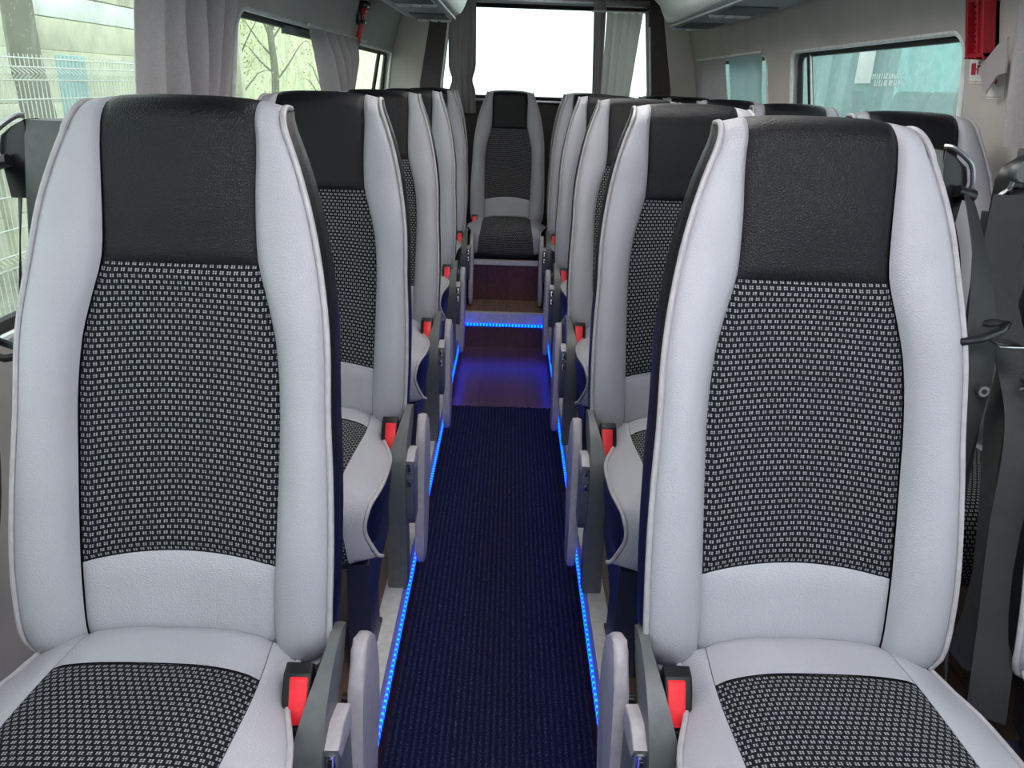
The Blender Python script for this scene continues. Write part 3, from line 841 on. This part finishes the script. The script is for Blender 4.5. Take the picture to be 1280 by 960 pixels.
curtain('pale pleated curtain hanging at the right side of the rear window', lambda z: 5.15, (.555, .775), (.545, .715), 1.70, 1.05, 4, .012, M['cloth_pale'], 'x', 4)
curtain('narrow dark curtain hanging left of the pale one on the rear window', lambda z: 5.165, (.475, .55), (.505, .56), 1.76, 1.05, 2, .012, M['cloth_dark'], 'x', 9)
curtain('pale curtain drawn half across the rear right side window', lambda z: XR(z)-.012, (4.20, 4.80), (4.26, 4.84), 1.432, .95, 6, .016, M['cloth'], 'y-', 11)
curtain('thin backlit curtain at the near end of the rear right side window', lambda z: XR(z)-.010, (3.62, 4.17), (3.66, 4.20), 1.430, .95, 3, .010, cloth('thin_cyan_lit_cloth', (.62, .70, .70), .75), 'y-', 12)
# curtain rod bits
def rod(p, q, label):
    bm = bmesh.new(); add_tube(bm, [p, q], .005, 8); tag(link('curtain_rod', bm, M['seal']), label, 'rod')
rod((XL(1.44)+.02, 2.9, 1.442), (XL(1.44)+.02, 4.0, 1.442), 'thin pale curtain rod above the middle left window')
rod((XR(1.44)-.02, 3.62, 1.440), (XR(1.44)-.02, 4.84, 1.440), 'thin pale curtain rod above the rear right side window')
rod((.46, 5.14, 1.705), (.80, 5.14, 1.705), 'thin curtain rod across the top of the rear window at the right')

# loose curtain with tie flap by the front right pillar
bm = bmesh.new()
pl = [(1.872, 1.372), (1.90, 1.345), (1.845, 1.283), (1.80, 1.345), (1.79, 1.40)]
curtain('grey curtain hanging by the front right pillar at the right edge', lambda z: XR(z)-.015, (1.40, 1.765), (1.42, 1.80), 1.565, 1.18, 3, .018, M['cloth'], 'y-', 21)
bm = prism([(1.939, 1.341), (1.83, 1.388), (1.78, 1.40), (1.78, 1.33), (1.825, 1.325), (1.886, 1.288)], 0, .004)
for v in bm.verts: v.co.x += XR(v.co.z)-.022-.03*(1.94-v.co.y)/.15
tag(link('curtain_tie', bm, M['cloth']), 'grey cloth curtain tie flap covering part of the second exit sticker', 'curtain tie')

# ------------------------------------------------------------------ wall bits
def on_right(y, z, off=0): return (XR(z)-off, y, z)
# red hammer
t = empty('emergency_hammer', (XL(1.50)+.02, 3.79, 1.41)); OFF = -Vector(t.location)
bm = bmesh.new()
add_tube(bm, spline([(XL(z)+.022, 3.79, z) for z in (1.40, 1.43, 1.47, 1.51, 1.545)], 3), [.010]*3+[.0125]*3+[.0105]*3+[.0095]*4, 10)
add_tube(bm, spline([(XL(1.56)+.022, 3.75, 1.562), (XL(1.56)+.022, 3.79, 1.560), (XL(1.56)+.022, 3.83, 1.556)], 3), [.006, .013, .014, .014, .014, .012, .006], 10)
link('hammer_handle', bm, M['hammer_red'], t)
bm = bmesh.new(); add_box(bm, (XL(1.55)-.004, 3.755, 1.50), (XL(1.55)+.012, 3.825, 1.60), .004); add_box(bm, (XL(1.52)+.004, 3.765, 1.505), (XL(1.52)+.040, 3.815, 1.520), .003)
add_box(bm, (XL(1.58)+.004, 3.74, 1.567), (XL(1.58)+.040, 3.84, 1.597), .006)
link('hammer_bracket', bm, M['black'], t); OFF = Vector((0, 0, 0))
tag(t, 'red emergency hammer in a black bracket on the left wall between windows', 'hammer')
# red ribbed box on the right pillar
t = empty('hammer_box', (XR(1.42)-.03, 1.96, 1.375)); OFF = -Vector(t.location)
def slab(y0, y1, z0, z1, d0, d1, bev):
    bm = bmesh.new(); add_box(bm, (0, y0, z0), (1, y1, z1), bev*0)
    for v in bm.verts: v.co.x = XR(v.co.z)-(d1 if v.co.x > .5 else d0)
    if bev: bmesh.ops.bevel(bm, geom=bm.edges[:], offset=bev, segments=2, affect='EDGES')
    return bm
bm = slab(1.900, 1.972, 1.366, 1.490, .001, .006, .002)
def addm(bm, b2):
    me = bpy.data.meshes.new('t'); b2.to_mesh(me); b2.free(); bm.from_mesh(me); bpy.data.meshes.remove(me)
addm(bm, slab(1.962, 1.972, 1.366, 1.490, .001, .034, .003))
addm(bm, slab(1.900, 1.930, 1.366, 1.493, .001, .030, .005))
addm(bm, slab(1.900, 1.972, 1.366, 1.374, .001, .034, .002))
addm(bm, slab(1.900, 1.972, 1.482, 1.490, .001, .034, .002))
body = link('box_shell', bm, M['redbox'], t)
for k in range(9):
    z = 1.378+k*.0120
    link('rib', slab(1.924, 1.938, z, z+.005, .015, .034, .001), M['redbox'], body)
OFF = Vector((0, 0, 0))
tag(t, 'red ribbed plastic emergency hammer box on the right wall above the exit sticker', 'emergency box')
def sign(y0, y1, z0, z1, label, kind):
    t = empty('exit_sign', (XR((z0+z1)/2)-.002, (y0+y1)/2, z0)); global OFF; OFF = -Vector(t.location)
    link('sign_board', slab(y0, y1, z0, z1, .000, .002, 0), M['white'], t)
    e = .0022; g = bmesh.new()
    for a in (slab(y0+.004, y1-.004, z0+.004, z0+.004+.0012, .002, .0028, 0), slab(y0+.004, y1-.004, z1-.0052, z1-.004, .002, .0028, 0)): addm(g, a)
    link('sign_border', g, M['sign_red'], t)
    w = y1-y0
    if kind:
        zc = z0+(z1-z0)*.52
        g = slab(y1-w*.42, y1-w*.14, zc-.012, zc+.014, .002, .003, 0)
        # running figure
        yc = y0+w*.30
        def limb(pts, r=.0016):
            add_tube(g, [(XR(z)-.0035, y, z) for y, z in pts], r, 6)
        limb([(yc, zc+.010), (yc+.004, zc)], .0026); limb([(yc-.001, zc+.0125), (yc-.001, zc+.0150)], .0026)
        limb([(yc+.004, zc), (yc+.009, zc-.004), (yc+.006, zc-.011)]); limb([(yc+.004, zc), (yc-.001, zc-.006), (yc-.007, zc-.007)])
        limb([(yc, zc+.008), (yc+.007, zc+.005), (yc+.010, zc+.008)]); limb([(yc, zc+.008), (yc-.006, zc+.004)])
        limb([(yc+.010, zc+.001), (yc+.016, zc+.001)], .0018)
        link('sign_symbol', g, M['sign_red'], t)
    else:
        g = slab(y0+w*.3, y1-w*.2, z1-.034, z1-.031, .002, .003, 0)
        zc = z0+(z1-z0)*.35
        addm(g, slab(y0+w*.42, y0+w*.55, zc-.006, zc+.006, .002, .003, 0))
        link('sign_symbol', g, M['sign_red'], t)
    OFF = Vector((0, 0, 0)); tag(t, label, 'sign', 'exit stickers')
sign(1.948, 2.012, 1.310, 1.371, 'white emergency exit sticker with a red door and running figure under the red box', True)
sign(1.868, 1.932, 1.277, 1.386, 'white exit sticker partly covered by the curtain tie', False)

# ------------------------------------------------------------------ ceiling lights above the frame; the white lamps are added to brighten the cabin
def lamp(y, en):
    t = empty('ceiling_fill_lamp', (.0, y, 1.905)); global OFF; OFF = -Vector(t.location)
    xs = .0
    link('fill_lamp_housing', box((xs-.16, y-.26, 1.885), (xs+.56-.16+.16, y+.26, 1.905), .008), M['white'], t)
    link('fill_lamp_diffuser', box((xs-.14, y-.24, 1.878), (xs+.38+.16, y+.24, 1.886), .003), emit('fill_lamp_glow', (1, .97, .93), en), t)
    OFF = Vector((0, 0, 0)); return t
LP = 14.0
for y, pw, l in ((.25, 16, 'added white fill lamp on the ceiling over the front row'), (1.9, 9, 'added white fill lamp on the ceiling over the middle rows'), (3.3, 6, 'added white fill lamp on the ceiling over the rear rows')):
    tag(lamp(y, pw), l, 'lamp', 'added ceiling fill lamps')

t = empty('accent_light', (.2, -.12, 1.90)); OFF = -Vector(t.location)
link('light_housing', box((-.35, -.16, 1.886), (.75, -.08, 1.905), .004), M['white'], t)
link('light_strip', box((-.33, -.145, 1.880), (.73, -.095, 1.888), .002), emit('violet_strip_glow', (.34, .22, 1.0), 24), t)
OFF = Vector((0, 0, 0)); tag(t, 'violet accent light strip across the ceiling at the front', 'lamp')

# ------------------------------------------------------------------ outside, left
ground = plain('wet_yard_ground', (.30, .31, .26), .8, scale=3, amt=.2)
bm = box((-30, -12, -.80), (30, 40, -.70)); tag(link('ground', bm, ground, smooth=False), kind='structure')
def conc(name, col):
    m, nt, b = nmat(name); tc = N(nt, 'ShaderNodeTexCoord')
    n1 = N(nt, 'ShaderNodeTexNoise'); n1.inputs['Scale'].default_value = 1.6; n1.inputs['Detail'].default_value = 8; n1.inputs['Roughness'].default_value = .65
    nt.links.new(tc.outputs['Object'], n1.inputs['Vector'])
    nt.links.new(ramp(nt, n1.outputs['Fac'], [(.3, tuple(c*.62 for c in col)), (.5, col), (.72, tuple(min(1, c*1.25) for c in col))]), b.inputs['Base Color'])
    b.inputs['Roughness'].default_value = .9; return m
mc1 = conc('mossy_concrete', (.60, .61, .46)); mc2 = conc('pale_concrete', (.74, .80, .76)); mc3 = conc('weathered_bark_concrete', (.34, .32, .22))
t = empty('concrete_fence', (-5.2, 4.2, -.7)); OFF = -Vector(t.location)
for k, (a, b) in enumerate(((-.7, -.16), (-.15, .39), (.40, .93), (.94, 1.46), (1.475, 1.80), (1.815, 2.06), (2.075, 2.6))):
    link('concrete_panel', box((-5.25, 2, a), (-5.13, 15.6, b), .006), mc2 if k == 5 else mc1, t)
for y in (2.2, 5.0, 8.0, 13.2, 15.5): link('fence_post', box((-5.28, y-.09, -.7), (-5.06, y+.09, 2.75), .01), mc1, t)
OFF = Vector((0, 0, 0)); tag(t, 'mossy concrete panel fence standing outside the left windows', 'fence')
t = empty('mesh_fence', (-3.2, 3.0, -.7)); OFF = -Vector(t.location)
mw = plain('galvanised_wire', (.62, .66, .62), .5)
bm = bmesh.new()
def bent(z):   # folded reinforcing creases of the panel
    d = 0
    for zc in (1.24, .75, .1): d = max(d, .05*max(0, 1-abs(z-zc)/.04))
    return d
zl = [-.6, .06, .1, .14, .71, .75, .79, 1.1, 1.20, 1.24, 1.28, 1.36]
for i in range(110):
    y = 3.6+i*.05
    add_tube(bm, [(-3.2+bent(z), y, z) for z in zl], .0042, 4)
link('fence_wires', bm, mw, t); bm = bmesh.new()
for z in (.06, .14, .3, .5, .71, .79, .95, 1.08, 1.20, 1.28, 1.335): add_tube(bm, [(-3.2+bent(z)+.006, 3.58, z), (-3.2+bent(z)+.006, 9.1, z)], .005, 4)
link('fence_rails', bm, mw, t)
OFF = Vector((0, 0, 0)); tag(t, 'pale folded wire mesh fence outside the large left window', 'fence')
mp = plain('blue_post_paint', (.25, .48, .50), .5)
for i, (y, l) in enumerate(((6.15, 'blue grey square post in the wire fence outside the large left window'),)):
    tag(link('fence_post', box((-3.32, y-.12, -.7), (-3.22, y+.12, 1.37), .01), mp), l, 'post')
bark = conc('tree_bark', (.20, .21, .16))
leafm = plain('spring_foliage', (.42, .50, .16), .8, scale=2, amt=.3)
def tree(x, y, r, h, label, seed, lean=.0, low=6):
    rnd = random.Random(seed)
    t = empty('tree', (x, y, -.7)); global OFF; OFF = -Vector(t.location)
    bm = bmesh.new()
    pts = [(x+lean*k/8+rnd.uniform(-.04, .04), y+rnd.uniform(-.05, .05), -.7+h*k/8) for k in range(9)]
    P = spline(pts, 3); add_tube(bm, P, [r*(1-.6*i/len(P)) for i in range(len(P))], 9)
    tips = []
    for k in range(16):
        i = rnd.randint(low, len(P)-1); a = rnd.uniform(0, 2*PI); L = rnd.uniform(.6, 1.6)
        q = P[i]; d = Vector((math.cos(a)*.7, math.sin(a), rnd.uniform(.5, 1.2)))
        br = [q, q+d*L*.4, q+d*L*.75+Vector((0, rnd.uniform(-.2, .2), .1)), q+d*L]
        add_tube(bm, spline(br, 2), [r*.28*(1-.8*j/6) for j in range(7)], 6); tips += br[1:]
    link('tree_trunk', bm, bark, t)
    bm = bmesh.new()
    for q in tips:
        for _ in range(26):
            c = q+Vector((rnd.gauss(0, .28), rnd.gauss(0, .28), rnd.gauss(0, .25))); s = rnd.uniform(.02, .045)
            u = Vector((rnd.uniform(-1, 1), rnd.uniform(-1, 1), rnd.uniform(-1, 1))).normalized(); w_ = u.orthogonal().normalized()
            bm.faces.new([bm.verts.new(c+u*s), bm.verts.new(c+w_*s*.6), bm.verts.new(c-u*s), bm.verts.new(c-w_*s*.6)])
    link('tree_foliage', bm, leafm, t, smooth=False, recalc=False)
    OFF = Vector((0, 0, 0)); tag(t, label, 'tree', 'trees outside the left windows')
tree(-4.3, 7.35, .17, 5.5, 'thick tree trunk outside the left end of the large left window', 2, 0, 18)
for i, (x, y, r, l) in enumerate(((-6.6, 19.5, .11, 'slim tree seen through the near end of the middle left window'), (-7.2, 25.0, .14, 'slim tree seen through the centre of the middle left window'), (-6.4, 27.5, .12, 'slim leaning tree nearest the curtain of the middle left window'))):
    tree(x, y, r, 5.5, l, 20+i, .5*(i-1))
hm = conc('bare_hedge_wall', (.66, .70, .46))
bm = box((-9.2, 9.0, -.7), (-9.0, 75, 4.2)); tag(link('boundary_wall', bm, hm, smooth=False), 'pale green boundary wall behind the slim trees', 'wall')

# ------------------------------------------------------------------ neighbouring minibus, right
t = empty('parked_minibus', (3.2, 5.5, -.7)); OFF = -Vector(t.location)
XV = 2.35
vanp = plain('white_van_paint', (.62, .74, .74), .35)
bm = box((XV, 1.6, -.35), (XV+1.9, 9.6, 2.1), .06); body = link('bus_body', bm, vanp, smooth=False)
c1 = link('cutter', prism(rrect(2.0, 3.7, .98, 1.86, .06), XV-.2, XV+.2), vanp, smooth=False)
c2 = link('cutter', prism(rrect(3.8, 6.95, .98, 1.86, .06), XV-.2, XV+.2), vanp, smooth=False)
c3 = link('cutter', prism(rrect(7.1, 9.3, .98, 1.86, .06), XV-.2, XV+.2), vanp, smooth=False)
c4 = link('cutter', box((XV+.06, 1.7, -.2), (XV+1.84, 9.5, 2.04)), vanp, smooth=False)
c5 = link('cutter', prism(rrect(2.8, 9.3, .98, 1.86, .06), XV+1.7, XV+2.2), vanp, smooth=False)
cut(body, [c4, c1, c2, c3, c5]); body.parent = t
vg = glass('hazy_van_glass', (.86, .97, .96), .24, (.72, .88, .87))
for y0, y1 in ((2.0, 3.7), (3.8, 6.95), (7.1, 9.3)):
    link('bus_window', prism(rrect(y0-.01, y1+.01, .97, 1.87, .06), XV+.02, XV+.026), vg, t, smooth=False)
link('bus_window', prism(rrect(2.79, 9.31, .97, 1.87, .06), XV+1.88, XV+1.886), glass('far_hazy_van_glass', (.62, .82, .80), .42, (.62, .80, .78)), t, smooth=False)
vs_ = plain('van_seat_fabric', (.30, .40, .42), .8)
for k, y in enumerate((3.3, 4.95, 5.45, 6.5, 7.4, 8.3)):
    link('bus_seat', prism([(y, .2), (y+.42, .2), (y+.44, 1.22), (y+.36, 1.32), (y+.10, 1.32), (y+.02, 1.22)], XV+.35, XV+.50, .03), vs_, t)
bm = bmesh.new()
add_tube(bm, [(XV+.25, 4.62+.17*math.cos(a), 1.27+.17*math.sin(a)) for a in [2*PI*i/24 for i in range(24)]], .020, 8, closed=True)
for a in (0, 2.1, 4.2): add_tube(bm, [(XV+.25, 4.62, 1.27), (XV+.25, 4.62+.17*math.cos(a), 1.27+.17*math.sin(a))], .012, 6)
link('steering_wheel', bm, M['plastic'], t)
for y, w_ in ((5.25, .10), (6.0, .16), (6.35, .2), (8.2, .2)):
    bm = bmesh.new(); rows = []
    for z in (1.86, 1.6, 1.3, 1.02): rows.append([(XV+.07+.012*math.sin(j*1.7), y+w_*j/12, z) for j in range(13)])
    add_grid(bm, rows); link('bus_curtain', bm, M['cloth_pale'], t, recalc=False)
bm = box((XV+.004, 5.45, 1.36), (XV+.010, 5.70, 1.90), .002); link('bus_sunshade', bm, M['white'], t)
rl = random.Random(5); bm = bmesh.new()
for row, (zb, y0_) in enumerate(((1.385, 5.45), (1.345, 5.40))):
    for k in range(13):
        y = y0_-k*.034; h = .035
        add_box(bm, (XV+.012, y-.006, zb), (XV+.016, y, zb+h))
        if rl.random() < .7: add_box(bm, (XV+.012, y-.022, zb+rl.choice((0, .015, .029))), (XV+.016, y, zb+rl.choice((0, .015, .029))+.006))
link('window_lettering', bm, M['white'], t, smooth=False)
wheel = []
for y in (2.6, 7.9):
    bm = bmesh.new(); add_tube(bm, [(XV-.01, y, -.37), (XV+.2, y, -.37)], .33, 28); link('bus_wheel', bm, M['rubber'], t)
OFF = Vector((0, 0, 0)); tag(t, 'pale parked minibus seen through the large right side window', 'minibus')

# ------------------------------------------------------------------ world, camera
w = bpy.data.worlds.new('sky'); scene.world = w; w.use_nodes = True
nt = w.node_tree; bg = nt.nodes['Background']
tc = N(nt, 'ShaderNodeTexCoord'); nz = N(nt, 'ShaderNodeTexNoise'); nz.inputs['Scale'].default_value = 2.2; nz.inputs['Detail'].default_value = 4
nt.links.new(tc.outputs['Generated'], nz.inputs['Vector'])
nt.links.new(ramp(nt, nz.outputs['Fac'], [(.3, (.86, .93, .97)), (.7, (1, 1, 1))]), bg.inputs[0])
bg.inputs[1].default_value = 2.15
cam = bpy.data.cameras.new('camera'); co = bpy.data.objects.new('camera', cam); COL.objects.link(co); scene.camera = co
cam.sensor_fit = 'HORIZONTAL'; cam.sensor_width = 36; cam.lens = 961/1280*36; cam.clip_start = .02
# aim: vanishing point of the aisle at (641,107), frame rolled two degrees
F = 961.; roll = math.radians(2.0); vx, vy = 1., -373.
c_, s_ = math.cos(roll), math.sin(roll)
xp, yp = c_*vx+s_*vy, -s_*vx+c_*vy
pit = math.atan2(-yp, F); yaw = math.atan2(-xp, math.hypot(F, yp))
fwd = Vector((math.sin(yaw)*math.cos(pit), math.cos(yaw)*math.cos(pit), -math.sin(pit)))
r0 = Vector((math.cos(yaw), -math.sin(yaw), 0)); d0 = fwd.cross(r0)
rt = c_*r0-s_*d0; dn = s_*r0+c_*d0
Mx = Matrix((rt, -dn, -fwd)).transposed().to_4x4(); Mx.translation = Vector((0, 0, 1.27))
co.matrix_world = Mx
vs = scene.view_settings; vs.view_transform = 'Standard'; vs.look = 'None'; vs.gamma = 1; vs.use_curve_mapping = False; vs.exposure = 0.15
scene.cycles.use_denoising = True
scene.cycles.max_bounces = 8; scene.cycles.transparent_max_bounces = 12; scene.cycles.sample_clamp_indirect = 6
